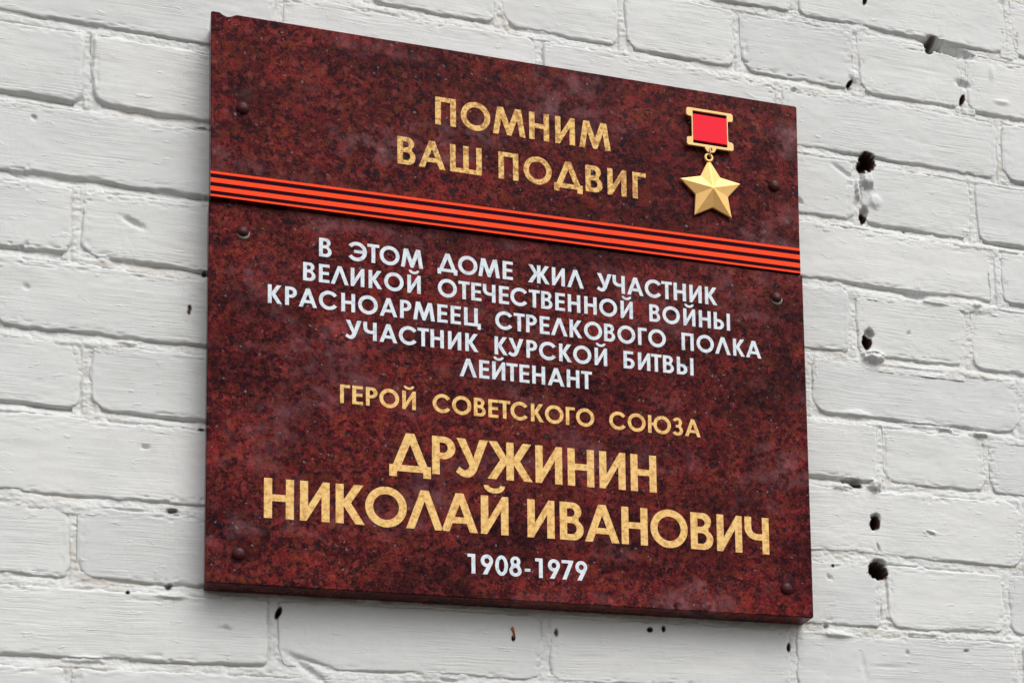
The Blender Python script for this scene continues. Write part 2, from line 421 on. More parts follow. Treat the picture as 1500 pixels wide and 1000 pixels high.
JH = 4.6
nb = 0
for k in range(-6, 14):
    js = JO[k]
    for ji in range(len(js) - 1):
        rnd = random.Random(k * 1009 + ji * 31 + 5)
        a, b = js[ji] + JH, js[ji + 1] - JH
        if b < -800 or a > 900: continue
        vc = (BED[k][0] + BED[k - 1][0]) / 2
        seen = (a < 640 and b > -500 and -180 < vc < 760)
        hid = (a > -275 and b < 295 and 0 < vc < 500)
        L = b - a
        if seen and not hid:
            us = axis_lines(L, 1.1, 11, 2.6); ts = axis_lines(65.0, 0.95, 12, 1.9, 2.0)
            for (pu, pv, ra, rb, *_r) in PITS:
                if a - 5 < pu < b + 5 and abs(pv - vc) < 45:
                    us = np.unique(np.concatenate([us, np.arange(max(-2, pu - a - ra - 2), min(L + 2, pu - a + ra + 2), 0.8)]))
                    if b - 5 > pu > a - 5 and rb > 4.5:
                        tt = (pv - (BED[k][0] + BED[k][1]) / 2 - JH)
                        ts = np.unique(np.concatenate([ts, np.arange(max(-1.9, tt - rb - 2), min(66.9, tt + rb + 2), 0.8)]))
            us, ts = thin(us), thin(ts)
        else:
            us = axis_lines(L, 3.0, 9, 14); ts = axis_lines(65.0, 3.0, 9, 9)
        U, T = np.meshgrid(a + us, ts)
        top = bed(k - 1, U) - JH; bot = bed(k, U) + JH
        V = bot + (top - bot) * (T / 65.0)
        dB, dT = V - bot, top - V
        dL, dR = U - a, b - U
        rc = [rnd.uniform(2, 6), rnd.uniform(3, 10), rnd.uniform(9, 19), rnd.uniform(4, 11)]   # TL TR BL BR
        if (k, ji) and abs(b - 569) < 12: rc[1] = 17; rc[3] = 14
        d = np.minimum(np.minimum(dL, dR), np.minimum(dB, dT))
        for (p, q_, R_) in ((dL, dT, rc[0]), (dR, dT, rc[1]), (dL, dB, rc[2]), (dR, dB, rc[3])):
            m = (p < R_) & (q_ < R_)
            d = np.where(m, np.minimum(d, R_ - np.hypot(R_ - p, R_ - q_)), d)
        d = d + warp(U + rnd.uniform(0, 900), V)
        rr = (3.0 + 1.2 * vnoise(U / 30, V / 30, 17)) * (0.45 + 0.55 * (1 - sstep(6, 26, dB)))
        drop = 9.0 * (1 - np.clip((d + 1.0) / (rr + 1.0), 0, 1)) ** 2.3
        side = (1 - sstep(2, 9, np.minimum(np.minimum(dL, dR), dT + 1.5))) * sstep(3, 14, dB)
        drop = drop * (1 - side * np.clip(0.62 + 0.55 * vnoise(U / 11 + k * 3.1, V / 24 + ji, 19), 0, 0.95))
        off = rnd.uniform(-0.7, 0.9); tu, tv = rnd.uniform(-.006, .006), rnd.uniform(-.014, .014)
        h = off + tu * (U - (a + b) / 2) + tv * (V - vc) + 0.6 * fbm(U / 60, V / 28, 21, 2) + 0.22 * fbm(U / 13, V / 6, 25, 2)
        h = h + 0.10 * vnoise(U / 3.1, V / 2.0, 29)
        # ragged, crumbly strip just inside the arris
        h = h - 1.7 * np.clip(vnoise(U / 4.4, V / 2.2, 41) - 0.2, 0, 1) * (1 - sstep(3, 10, d)) * (0.4 + vnoise(U / 60, V / 60, 43) ** 2 * 2)
        h = h - drop
        dh, up, cr, bare = features(U, V)
        h = h + dh + up - cr
        me = grid_mesh("brick", U, V, h, {"bare": bare}, 55.0)
        o = bpy.data.objects.new("brick", me); COL.objects.link(o); o.parent = wall
        nb += 1

# how far the pointing lies back under the bricks of each bed: (u, depth)
DEEP = {-2: [(-500, 3), (100, 3), (400, 2.2), (455, 5), (530, 3), (640, 4)], -1: [(-500, 3), (60, 2.5), (240, 3), (260, 4.5), (390, 4.5), (400, 5.5), (470, 3.5), (500, 2.5), (520, 6), (640, 4)],
        0: [(-500, 3), (-460, 1.2), (-390, 3.8), (-370, 1.6), (-285, 2), (300, 2.6), (380, 3.5), (420, 3), (560, 4), (640, 3)],
        1: [(-500, 8.5), (-385, 8), (-378, 5), (-330, 5.5), (-285, 3.5), (300, 2), (385, 2.5), (398, 6), (520, 5), (640, 6)],
        2: [(-500, 5.5), (-285, 6.5), (300, 2), (360, 2.6), (372, 7), (440, 7), (520, 4.5), (640, 4)],
        3: [(-500, 4.5), (-400, 4.5), (-392, 0.6), (-372, 0.8), (-364, 7), (-285, 5.5), (300, 3.4), (360, 3), (400, 4), (500, 3), (515, 6), (640, 4)],
        4: [(-500, 4.5), (-285, 3.2), (300, 2.5), (312, 5), (420, 5), (640, 3.5)], 5: [(-500, 5), (-395, 6), (-385, 1), (-372, 6), (-285, 6), (300, 5.5), (370, 5), (405, 2), (640, 2.6)],
        6: [(-500, 2), (-285, 1.2), (300, 1.2), (640, 1.6)], 7: [(-500, 1.2), (-400, 1.2), (-340, 3.5), (-285, 4), (-100, 4), (200, 4), (300, 2.5), (330, 1.6), (640, 1.6)],
        8: [(-500, 3.4), (-285, 2.6), (-220, 1.2), (0, 2), (640, 2)]}

# mortar: one sheet of joints, pointed sloping out towards the brick below
def mortar(u0, u1, v0, v1, step, name):
    us = np.arange(u0, u1 + step / 2, step); vs = np.arange(v0, v1 + step / 2, step)
    U, V = np.meshgrid(us, vs)
    H = np.full(U.shape, -14.0); M = np.zeros(U.shape, bool)
    wv = warp(U, V)
    for k in range(-7, 14):
        vcb = BED[k][0]
        if vcb > v1 + 30 or vcb < v0 - 30: continue
        D = V - bed(k, U) + 0.35 * wv
        near = np.abs(D) < 12
        t = D / JH
        if k in DEEP:
            dt_ = np.interp(U, [p[0] for p in DEEP[k]], [0.72 * p[1] for p in DEEP[k]]) * (1 + 0.35 * vnoise(U / 33, U * 0 + k, 61)) + 0.9 * vnoise(U / 14, U * 0 + k, 62)
        else:
            dt_ = 2.8 + 2.0 * vnoise(U / 75, U * 0 + k, 61) + 1.0 * vnoise(U / 17, U * 0 + k, 62)
        dt_ = np.maximum(dt_, 0.4)
        db = 0.7 + 0.9 * vnoise(U / 64, U * 0 + k, 63) + 0.5 * vnoise(U / 12, U * 0 + k, 64)
        hh = -(db + (dt_ - db) * sstep(-0.9, 1.1, t + 0.5 * vnoise(U / 45, U * 0 + k, 65)))
        hh = hh - 1.7 * sstep(0.6, 1.0, np.abs(t)) * np.clip(0.5 + 1.0 * vnoise(U / 38, V / 6 + k, 66), 0, 1.3)
        H = np.where(near, np.maximum(H, hh), H); M |= near
    for k in range(-6, 14):
        if BED[k - 1][0] < v0 - 30 or BED[k][0] > v1 + 30: continue
        inb = (V < bed(k - 1, U)) & (V > bed(k, U))
        for i, j in enumerate(JO[k]):
            if j < u0 - 12 or j > u1 + 12: continue
            lean = 0.05 * math.sin(k * 5.1 + i * 2.3)
            D = U - (j + lean * (V - (BED[k][0] + BED[k - 1][0]) / 2) * 0.6) + 0.5 * wv
            near = (np.abs(D) < 12) & inb
            t = D / JH
            dd = 1.0 + 0.7 * math.sin(k * 3.3 + i * 1.7) + 0.6 * vnoise(V / 20, V * 0 + j, 71)
            hh = -dd - 1.7 * sstep(0.5, 1.0, np.abs(t + 0.1)) * np.clip(0.6 + 0.9 * vnoise(U / 5, V / 20, 73), 0, 1.4)
            H = np.where(near, np.maximum(H, hh), H); M |= near
    H = H + 0.75 * fbm(U / 6, V / 3.4, 81, 3) + 0.30 * vnoise(U / 2.0, V / 1.8, 83) - 1.3 * np.clip(vnoise(U / 4.2, V / 2.4, 85) - 0.45, 0, 1)
    dh, up, cr, bare = features(U, V)
    H = H + dh + up * 1.0 - cr * .5
    idx = np.arange(U.size).reshape(U.shape)
    Mq = M[:-1, :-1] & M[:-1, 1:] & M[1:, 1:] & M[1:, :-1]
    q = np.stack([idx[:-1, :-1], idx[:-1, 1:], idx[1:, 1:], idx[1:, :-1]], -1)[Mq]
    used = np.unique(q); remap = np.full(U.size, -1); remap[used] = np.arange(len(used)); q = remap[q]
    co = (np.stack([U, -H, V], -1).reshape(-1, 3) / 1000.0)[used]
    me = bpy.data.meshes.new(name)
    me.vertices.add(len(co)); me.vertices.foreach_set("co", co.ravel())
    me.loops.add(q.size); me.loops.foreach_set("vertex_index", q.ravel().astype(np.int32))
    me.polygons.add(len(q)); me.polygons.foreach_set("loop_start", (np.arange(len(q)) * 4).astype(np.int32))
    me.polygons.foreach_set("use_smooth", np.ones(len(q), bool))
    me.update(calc_edges=True)
    set_attr(me, "bare", bare.ravel()[used])
    joint_shade = 0.5 * np.clip(3.0 * (fbm(U / 34, V / 12, 93, 4) - 0.16), 0, 1)  # noise patches that paint the joints' brown shadow tone onto the mortar
    set_attr(me, "joint_shade", joint_shade.ravel()[used])
    me.materials.append(PAINT)
    o = bpy.data.objects.new(name, me); COL.objects.link(o); o.parent = wall
    return o
mo = mortar(-500, 640, -175, 760, 1.05, "mortar")
tag(mo, "white painted mortar joints between the bricks, pocked with dark holes")
for args in ((-800, -500, -480, 1000), (640, 900, -480, 1000), (-500, 640, 760, 1000), (-500, 640, -480, -175)):
    mortar(*args, 5.0, "mortar")
mesh_obj("wall_core", [(-.8, .052, -.5), (.9, .052, -.5), (.9, .052, 1.0), (-.8, .052, 1.0), (-.8, .25, -.5), (.9, .25, -.5), (.9, .25, 1.0), (-.8, .25, 1.0)],
         [(0, 1, 2, 3), (7, 6, 5, 4), (0, 4, 5, 1), (1, 5, 6, 2), (2, 6, 7, 3), (3, 7, 4, 0)], DARKM, wall)

# ground far below the frame, for the light it throws back up
g = mesh_obj("ground", [(-60, -60, 0), (60, -60, 0), (60, 0.3, 0), (-60, 0.3, 0)], [(0, 1, 2, 3)], mat_ground())
tag(g, kind="structure")

# ------------------------------------------------------------------ the plaque
plaque = empty("memorial_plaque", (0, 0, Z0 - 0.0293))
tag(plaque, "dark red granite memorial plaque with gold and silver lettering on the white brick wall", "plaque")
DZ = 29.3                                  # datum of plaque empty (its base) in wall mm
UL, UW = -284.04, 587.37
def yf_up(u): return -(29.76 + 6.0 - 5.0 * (u - UL) / UW)      # front of the upper slab, which tips out at its left
def yf_low(u): return -29.76
def P(u, y, v): return (u / 1000.0, y / 1000.0, (v + DZ) / 1000.0)

def slab(name, outline, yfun, back, label, chip=None):
    """granite slab with a slightly arrissed and nibbled edge"""
    rnd = random.Random(3)
    def chipf(u, v):
        f = 0.0
        for (a, b, w) in (chip or ()):
            f = max(f, max(0.0, 1 - (math.hypot(u - a, v - b) / w) ** 2))
        return f
    pts = []
    n = len(outline)
    for i in range(n):
        (a, b), (c, d) = outline[i], outline[(i + 1) % n]
        L = math.hypot(c - a, d - b); m = max(2, int(L / 2.2))
        for j in range(m):
            t = j / m
            pts.append((a + (c - a) * t, b + (d - b) * t))
    cu = sum(p[0] for p in outline) / n; cv = sum(p[1] for p in outline) / n
    V = []
    N = len(pts)
    for (ins, dy) in ((0.9, 0.0), (0.0, 0.9), (0.0, None)):
        for i, (u, v) in enumerate(pts):
            p0, p1 = pts[i - 1], pts[(i + 1) % N]
            tx, ty = p1[0] - p0[0], p1[1] - p0[1]; l = math.hypot(tx, ty) or 1
            nx, ny = -ty / l, tx / l
            if (cu - u) * nx + (cv - v) * ny < 0: nx, ny = -nx, -ny
            k = ins
            if dy is not None and dy == 0.0: k += 0.25 * abs(rnd.gauss(0, 1)) * (1 if rnd.random() < .5 else 0.2) + chipf(u, v) * 2.6
            V.append(P(u + nx * k, (yfun(u) + dy + (chipf(u, v) * 6 if dy else 0)) if dy is not None else back, v + ny * k))
    F = [tuple(range(N))[::-1], tuple(range(2 * N, 3 * N))]
    for r in range(2):
        for i in range(N):
            j = (i + 1) % N
            F.append((r * N + i, r * N + j, (r + 1) * N + j, (r + 1) * N + i))
    bm = bmesh.new()
    vs = [bm.verts.new(p) for p in V]
    for f in F: bm.faces.new([vs[i] for i in f])
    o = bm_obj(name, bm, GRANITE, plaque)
    tag(o, label); return o
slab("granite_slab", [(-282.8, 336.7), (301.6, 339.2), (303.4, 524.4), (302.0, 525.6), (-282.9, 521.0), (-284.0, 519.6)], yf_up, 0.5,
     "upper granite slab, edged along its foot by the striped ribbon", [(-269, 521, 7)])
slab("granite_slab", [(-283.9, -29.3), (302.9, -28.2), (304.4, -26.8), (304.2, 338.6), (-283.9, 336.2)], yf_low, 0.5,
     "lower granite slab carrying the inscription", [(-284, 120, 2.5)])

# --- lettering, drawn as outlines on a cap height of 1
S = 0.19
def arc(cx, cy, rx, ry, a0, a1, n=None):
    n = n or max(3, int(abs(a1 - a0) / 9))
    return [(cx + rx * math.cos(math.radians(a0 + (a1 - a0) * i / n)), cy + ry * math.sin(math.radians(a0 + (a1 - a0) * i / n))) for i in range(n + 1)]
def ring(cx, cy, rx, ry, w=S):
    return [arc(cx, cy, rx, ry, 0, 351, 39), arc(cx, cy, rx - w, ry - w, 0, 351, 39)]
I_ = [(0, 0), (0, 1), (S, 1), (S, .38), (.545, 1), (.70, 1), (.70, 0), (.51, 0), (.51, .62), (.155, 0)]
G = {
 'П': [[(0, 0), (0, 1), (.70, 1), (.70, 0), (.51, 0), (.51, .84), (S, .84), (S, 0)]],
 'О': ring(.5, .5, .505, .52),
 'М': [[(0, 0), (.15, 1), (.36, 1), (.565, .40), (.77, 1), (.98, 1), (1.13, 0), (.935, 0), (.845, .60), (.635, .0), (.495, .0), (.285, .60), (.195, 0)]],
 'Н': [[(0, 0), (0, 1), (S, 1), (S, .60), (.51, .60), (.51, 1), (.70, 1), (.70, 0), (.51, 0), (.51, .43), (S, .43), (S, 0)]],
 'И': [I_],
 'Й': [I_, arc(.35, 1.275, .27, .205, 180, 360, 18) + arc(.35, 1.275, .14, .075, 360, 180, 12)],
 'В': [[(0, 0), (0, 1)] + arc(.33, .765, .235, .235, 90, -48) + arc(.345, .275, .275, .275, 58, -90),
       [(S, .62)] + arc(.28, .73, .11, .11, -90, 90) + [(S, .84)], [(S, .16)] + arc(.30, .305, .14, .145, -90, 90) + [(S, .45)]],
 'Р': [[(0, 0), (0, 1)] + arc(.29, .705, .295, .295, 90, -90) + [(S, .41), (S, 0)], [(S, .57)] + arc(.265, .705, .13, .135, -90, 90) + [(S, .84)]],
 'А': [[(0, 0), (.355, 1), (.555, 1), (.91, 0), (.71, 0), (.632, .22), (.278, .22), (.20, 0)], [(.334, .38), (.576, .38), (.455, .715)]],
 'Ш': [[(0, 0), (0, 1), (S, 1), (S, .16), (.455, .16), (.455, 1), (.645, 1), (.645, .16), (.91, .16), (.91, 1), (1.10, 1), (1.10, 0)]],
 'Д': [[(0, -.14), (0, .165), (.09, .165), (.41, 1), (.62, 1), (.94, .165), (1.03, .165), (1.03, -.14), (.84, -.14), (.84, 0), (.19, 0), (.19, -.14)],
       [(.30, .165), (.73, .165), (.515, .72)]],
 'Г': [[(0, 0), (0, 1), (.5, 1), (.5, .84), (S, .84), (S, 0)]],
 'Э': [arc(.43, .5, .505, .52, 144, -144) + arc(.43, .5, .315, .33, -144, -15) + [(.30, .42), (.30, .575)] + arc(.43, .5, .315, .33, 14, 144)],
 'Т': [[(0, 1), (.60, 1), (.60, .84), (.395, .84), (.395, 0), (.205, 0), (.205, .84), (0, .84)]],
 'Е': [[(0, 0), (0, 1), (.54, 1), (.54, .84), (S, .84), (S, .59), (.51, .59), (.51, .43), (S, .43), (S, .16), (.54, .16), (.54, 0)]],
 'Ж': [[(0, 0), (.225, 0), (.485, .42), (.485, 0), (.675, 0), (.675, .42), (.935, 0), (1.16, 0), (.835, .52), (1.13, 1), (.91, 1), (.675, .61), (.675, 1), (.485, 1), (.485, .61), (.25, 1), (.03, 1), (.325, .52)]],
 'Л': [[(0, 0), (.355, 1), (.555, 1), (.91, 0), (.71, 0), (.455, .718), (.20, 0)]],
 'У': [[(.02, 1), (.24, 1), (.445, .50), (.60, 1), (.82, 1), (.53, .19), (.49, .11), (.43, .04), (.35, -.01), (.25, -.025), (.14, .01), (.05, .065), (0, .11), (.09, .25), (.15, .20), (.21, .165), (.27, .17), (.315, .21), (.335, .26), (.345, .30)]],
 'Ч': [[(0, 1), (S, 1), (S, .72)] + arc(.35, .70, .16, .16, 180, 270, 6)[1:] + [(.49, .54), (.49, 1), (.68, 1), (.68, 0), (.49, 0), (.49, .37)] + arc(.34, .70, .34, .33, 270, 180, 9)],
 'С': [arc(.5, .5, .505, .52, 36, 324) + arc(.5, .5, .315, .33, 324, 36)],
 'К': [[(0, 0), (0, 1), (S, 1), (S, .60), (.44, 1), (.665, 1), (.365, .53), (.70, 0), (.475, 0), (S, .445), (S, 0)]],
 'Ы': [[(0, 0), (0, 1), (S, 1), (S, .60)] + arc(.30, .30, .30, .30, 90, -90), [(S, .16)] + arc(.27, .30, .14, .14, -90, 90) + [(S, .44)], [(.77, 0), (.77, 1), (.96, 1), (.96, 0)]],
 'Ц': [[(0, 0), (0, 1), (S, 1), (S, .16), (.54, .16), (.54, 1), (.73, 1), (.73, .16), (.89, .16), (.89, -.17), (.72, -.17), (.72, 0)]],
 'Б': [[(0, 0), (0, 1), (.55, 1), (.55, .84), (S, .84), (S, .60)] + arc(.32, .30, .30, .30, 90, -90), [(S, .16)] + arc(.29, .30, .14, .14, -90, 90) + [(S, .44)]],
 'Ю': [[(0, 0), (0, 1), (S, 1), (S, .59)] + arc(.80, .5, .50, .52, 170, -170) + [(S, .42), (S, 0)], arc(.80, .5, .31, .33, 0, 351, 39)],
 'З': [arc(.30, .745, .27, .265, 155, -35) + arc(.30, .28, .32, .295, 48, -150) + arc(.30, .30, .135, .145, -150, 90) + [(.21, .445), (.21, .59)] + arc(.29, .72, .105, .13, -90, 155)],
 '1': [[(0, .84), (0, 1), (.38, 1), (.38, 0), (S, 0), (S, .84)]],
 '9': [arc(.305, .69, .305, .325, -28, 265, 36) + [(.09, 0), (.32, 0)], arc(.305, .69, .125, .145, 0, 340, 18)],
 '0': [arc(.32, .5, .32, .52, 0, 351, 39), arc(.32, .5, .14, .345, 0, 351, 39)],
 '8': [arc(.31, .755, .25, .26, -38, 218, 26) + arc(.31, .28, .31, .295, 142, 398, 30), arc(.31, .745, .085, .105, 0, 340, 18), arc(.31, .295, .13, .14, 0, 340, 18)],
 '7': [[(0, 1), (.60, 1), (.60, .92), (.24, 0), (.03, 0), (.36, .84), (0, .84)]],
 '-': [[(0, .28), (0, .43), (.28, .43), (.28, .28)]],
}
LINES = [
 ('ПОМНИМ', 442.4, 28.7, [-75.7, -50.7, -19.3, 16.9, 43.2, 67.7], 1, GOLD_A, "gold line of large worn letters, topmost on the plaque"),
 ('ВАШПОДВИГ', 396.0, 28.1, [-112.2, -91.8, -61.6, -14.1, 10.8, 41.4, 73.4, 96.1, 122.1], 1, GOLD_A, "gold line of large worn letters just above the striped ribbon"),
 ('ВЭТОМДОМЕЖИЛУЧАСТНИК', 294.0, 18.6, [-184.7, -157.9, -140.0, -128.5, -108.5, -73.7, -53.8, -34.2, -10.4, 14.6, 38.5, 53.7, 84.0, 100.1, 115.0, 133.4, 150.8, 163.6, 180.3, 196.8], 0, SILVER, "first silver line of letters below the ribbon"),
 ('ВЕЛИКОЙОТЕЧЕСТВЕННОЙВОЙНЫ', 268.4, 18.1, [-199.2, -184.8, -173.9, -155.5, -138.9, -124.2, -102.5, -73.4, -53.7, -41.3, -30.0, -14.3, -3.0, 15.2, 27.4, 41.5, 54.1, 70.7, 86.1, 107.8, 137.6, 151.4, 173.2, 189.7, 205.5], 0, SILVER, "second silver line of letters below the ribbon"),
 ('КРАСНОАРМЕЕЦСТРЕЛКОВОГОПОЛКА', 242.2, 18.2, [-230.9, -215.4, -203.0, -184.7, -164.2, -148.6, -128.6, -109.5, -97.1, -74.1, -61.4, -48.5, -18.1, -0.1, 12.1, 25.7, 36.8, 55.5, 70.2, 90.4, 104.2, 125.3, 136.0, 170.8, 186.7, 206.2, 225.5, 239.4], 0, SILVER, "longest silver line of letters, third below the ribbon"),
 ('УЧАСТНИККУРСКОЙБИТВЫ', 216.1, 18.2, [-160.4, -143.8, -128.8, -110.6, -93.2, -80.8, -64.1, -47.5, -19.1, -5.7, 12.1, 24.7, 44.6, 58.8, 80.4, 109.9, 124.8, 138.3, 150.7, 165.2], 0, SILVER, "fourth silver line of letters below the ribbon"),
 ('ЛЕЙТЕНАНТ', 190.3, 18.2, [-53.1, -34.3, -21.7, -7.7, 5.0, 17.6, 33.0, 51.9, 66.4], 0, SILVER, "one-word silver line above the small gold line"),
 ('ГЕРОЙСОВЕТСКОГОСОЮЗА', 151.7, 18.2, [-165.2, -154.0, -141.5, -128.9, -107.7, -79.0, -60.5, -39.7, -25.7, -15.4, -4.1, 15.8, 29.8, 50.4, 60.7, 94.2, 113.0, 133.9, 158.8, 172.1], 0, GOLD_B, "small gold line of letters in the lower slab"),
 ('ДРУЖИНИН', 90.2, 37.8, [-120.0, -79.9, -57.4, -27.1, 19.6, 51.5, 83.2, 114.9], 0, GOLD_B, "upper line of the name in the largest gold letters"),
 ('НИКОЛАЙИВАНОВИЧ', 35.1, 38.0, [-233.2, -201.2, -169.1, -142.0, -104.4, -71.4, -33.9, 11.1, 42.9, 67.8, 104.6, 134.3, 175.6, 203.0, 232.6], 0, GOLD_B, "lower line of the name in the largest gold letters"),
 ('1908-1979', -4.8, 19.3, [-46.9, -34.4, -20.6, -7.1, 8.0, 18.1, 30.6, 44.0, 57.6], 0, SILVER, "silver dates at the foot of the plaque"),
]
_gc = {}
def glyph_mesh(ch):
    """filled, extruded outline of one character; returns verts (x, y, z) and faces"""
    if ch in _gc: return _gc[ch]
    cu = bpy.data.curves.new("glyph", 'CURVE'); cu.dimensions = '2D'; cu.fill_mode = 'BOTH'; cu.extrude = 0.5
    for c in G[ch]:
        sp = cu.splines.new('POLY'); sp.points.add(len(c) - 1); sp.use_cyclic_u = True
        for i, (x, y) in enumerate(c): sp.points[i].co = (x, y, 0, 1)
    o = bpy.data.objects.new("glyph", cu)
    COL.objects.link(o)
    dg = bpy.context.evaluated_depsgraph_get()
    me = bpy.data.meshes.new_from_object(o.evaluated_get(dg))
    r = ([tuple(v.co) for v in me.vertices], [tuple(p.vertices) for p in me.polygons])
    bpy.data.objects.remove(o); bpy.data.curves.remove(cu); bpy.data.meshes.remove(me)
    _gc[ch] = r; return r
for (txt, vb, hh, xs, upper, mat, lab) in LINES:
    yf = yf_up if upper else yf_low
    verts, faces = [], []
    for ch, x in zip(txt, xs):
        vs, fs = glyph_mesh(ch); b0 = len(verts)
        for (gx, gy, gz) in vs:
            u = x + gx * hh
            verts.append(P(u, yf(u) - 0.35 * (gz + 0.5) + 0.08, vb + gy * hh))
        faces += [tuple(b0 + i for i in f) for f in fs]
    o = mesh_obj("inscription", verts, faces, mat, plaque)
    tag(o, lab)

# --- striped ribbon across the foot of the upper slab (two lengths, lapped)
def box_band(name, u0, u1, f0, f1, y0, y1, mat, parent, loc=True):
    """strip between fractions f0..f1 of the band's height, sides following the slab's tipped face"""
    def v(u, f):
        t = (u + 282.5) / 584.0
        lo = 336.9 + (339.4 - 336.9) * t; hi = 361.8 + (367.0 - 361.8) * t
        return lo + (hi - lo) * f
    n = 12
    vs, fs = [], []
    for i in range(n + 1):
        u = u0 + (u1 - u0) * i / n
        for (y, f) in ((y0, f0), (y0, f1), (y1, f1), (y1, f0)):
            vs.append(P(u, yf_up(u) - y, v(u, f)))
    for i in range(n):
        a = i * 4; b = a + 4
        for j in range(4):
            fs.append((a + j, a + (j + 1) % 4, b + (j + 1) % 4, b + j))
    fs += [(3, 2, 1, 0), (n * 4, n * 4 + 1, n * 4 + 2, n * 4 + 3)]
    bm = bmesh.new(); bv = [bm.verts.new(p) for p in vs]
    for f in fs: bm.faces.new([bv[i] for i in f])
    return bm_obj(name, bm, mat, parent)
for (u0, u1, lift, lab) in ((-282.9, 99.0, 0.0, "left length of the black and orange striped ribbon"), (98.0, 301.5, 0.25, "right length of the black and orange striped ribbon")):
    band = box_band("striped_ribbon", u0, u1, 0.0, 1.0, -0.1, 0.5 + lift, BLACKV, plaque)
    tag(band, lab)
    for (f0, f1) in ((0.005, 0.085), (0.225, 0.405), (0.555, 0.735), (0.895, 0.995)):
        box_band("orange_stripe", u0 + .05, u1 - .05, f0, f1, 0.45 + lift, 0.62 + lift, ORANGE, band)

# --- domed caps of the fixings
def cap(u, v, yf, r, label, rim=False, tilt=0.0):
    n, m = 24, 8
    vs = [P(u, yf(u) - r * 0.72, v)]
    for j in range(1, m + 1):
        a = j / m * math.pi / 2
        for i in range(n):
            b = 2 * math.pi * i / n
            y = yf(u) - r * 0.72 * math.cos(a) - (tilt * math.sin(b) * math.sin(a) * r if rim else 0) - (0.5 if j == m else 0.5)
            vs.append(P(u + r * math.sin(a) * math.cos(b), y, v + r * math.sin(a) * math.sin(b)))
    for i in range(n):
        b = 2 * math.pi * i / n
        vs.append(P(u + r * math.cos(b), yf(u) + 0.5, v + r * math.sin(b)))
    fs = [(0, 1 + (i + 1) % n, 1 + i) for i in range(n)]
    for j in range(m):
        for i in range(n):
            a = 1 + j * n
            fs.append((a + i, a + (i + 1) % n, a + n + (i + 1) % n, a + n + i))
    o = mesh_obj("fixing_cap", vs, fs, CAP, plaque, smooth=True)
    bm = bmesh.new(); bm.from_mesh(o.data); bmesh.ops.recalc_face_normals(bm, faces=bm.faces); bm.to_mesh(o.data); bm.free()
    tag(o, label)
    if rim:   # pale washer showing under the lifted cap
        bm = bmesh.new()
        K = 20
        rings = []
        for (rr, y) in ((r * 0.3, 0.2), (r * 1.02, 0.2), (r * 1.02, -0.7), (r * 0.3, -1.2)):
            rings.append([bm.verts.new(P(u + 0.6 + rr * math.cos(2 * math.pi * i / K), yf(u) + y, v - 2.4 + rr * math.sin(2 * math.pi * i / K))) for i in range(K)])
        for a in range(4):
            A, B = rings[a], rings[(a + 1) % 4]
            for i in range(K): bm.faces.new((A[i], A[(i + 1) % K], B[(i + 1) % K], B[i]))
        bm_obj("washer", bm, BARECAP, o, True)
cap(-254.9, 428.2, yf_up, 5.9, "cap at the upper left of the plaque")
cap(275.1, 432.4, yf_up, 6.3, "cap at the right of the medal")
cap(-253.6, 309.4, yf_low, 5.6, "lifted cap left of the inscription, pale rim showing beneath", True, -0.12)
cap(274.1, 310.8, yf_low, 6.0, "lifted cap right of the inscription, pale rim showing beneath", True, -0.12)
cap(-254.9, -0.6, yf_low, 6.1, "cap at the lower left corner of the plaque")
cap(275.6, 0.8, yf_low, 6.3, "cap at the lower right corner of the plaque")

# --- medal
YB = yf_up(205)                            # slab face behind the medal
fx, fz = 178.9, 459.6                      # frame's lower left corner
def rot(pts, ang, c):
    ca, sa = math.cos(math.radians(ang)), math.sin(math.radians(ang))
    return [(c[0] + (x - c[0]) * ca - (y - c[1]) * sa, c[1] + (x - c[0]) * sa + (y - c[1]) * ca) for x, y in pts]
def curve_solid(name, contours, y_front, y_back, mat, parent, bevel=0.35):
    cu = bpy.data.curves.new("profile", 'CURVE'); cu.dimensions = '2D'; cu.fill_mode = 'BOTH'
    cu.extrude = max(0.01, abs(y_back - y_front) / 2 - bevel); cu.bevel_depth = bevel; cu.bevel_resolution = 2; cu.offset = -bevel
    for c in contours:
        sp = cu.splines.new('POLY'); sp.points.add(len(c) - 1); sp.use_cyclic_u = True
        for i, (x, y) in enumerate(c): sp.points[i].co = (x, y, 0, 1)
    o = bpy.data.objects.new("profile", cu); COL.objects.link(o)
    me = bpy.data.meshes.new_from_object(o.evaluated_get(bpy.context.evaluated_depsgraph_get()))
    ym = (y_front + y_back) / 2
    vs = [P(v.co.x, ym - v.co.z, v.co.y) for v in me.vertices]; fs = [tuple(p.vertices) for p in me.polygons]
    bpy.data.objects.remove(o); bpy.data.curves.remove(cu); bpy.data.meshes.remove(me)
    return mesh_obj(name, vs, fs, mat, parent)
def rc(x, y, r, a0, a1): return arc(x, y, r, r, a0, a1, 6)
Wf, Hf = 50.3, 41.0
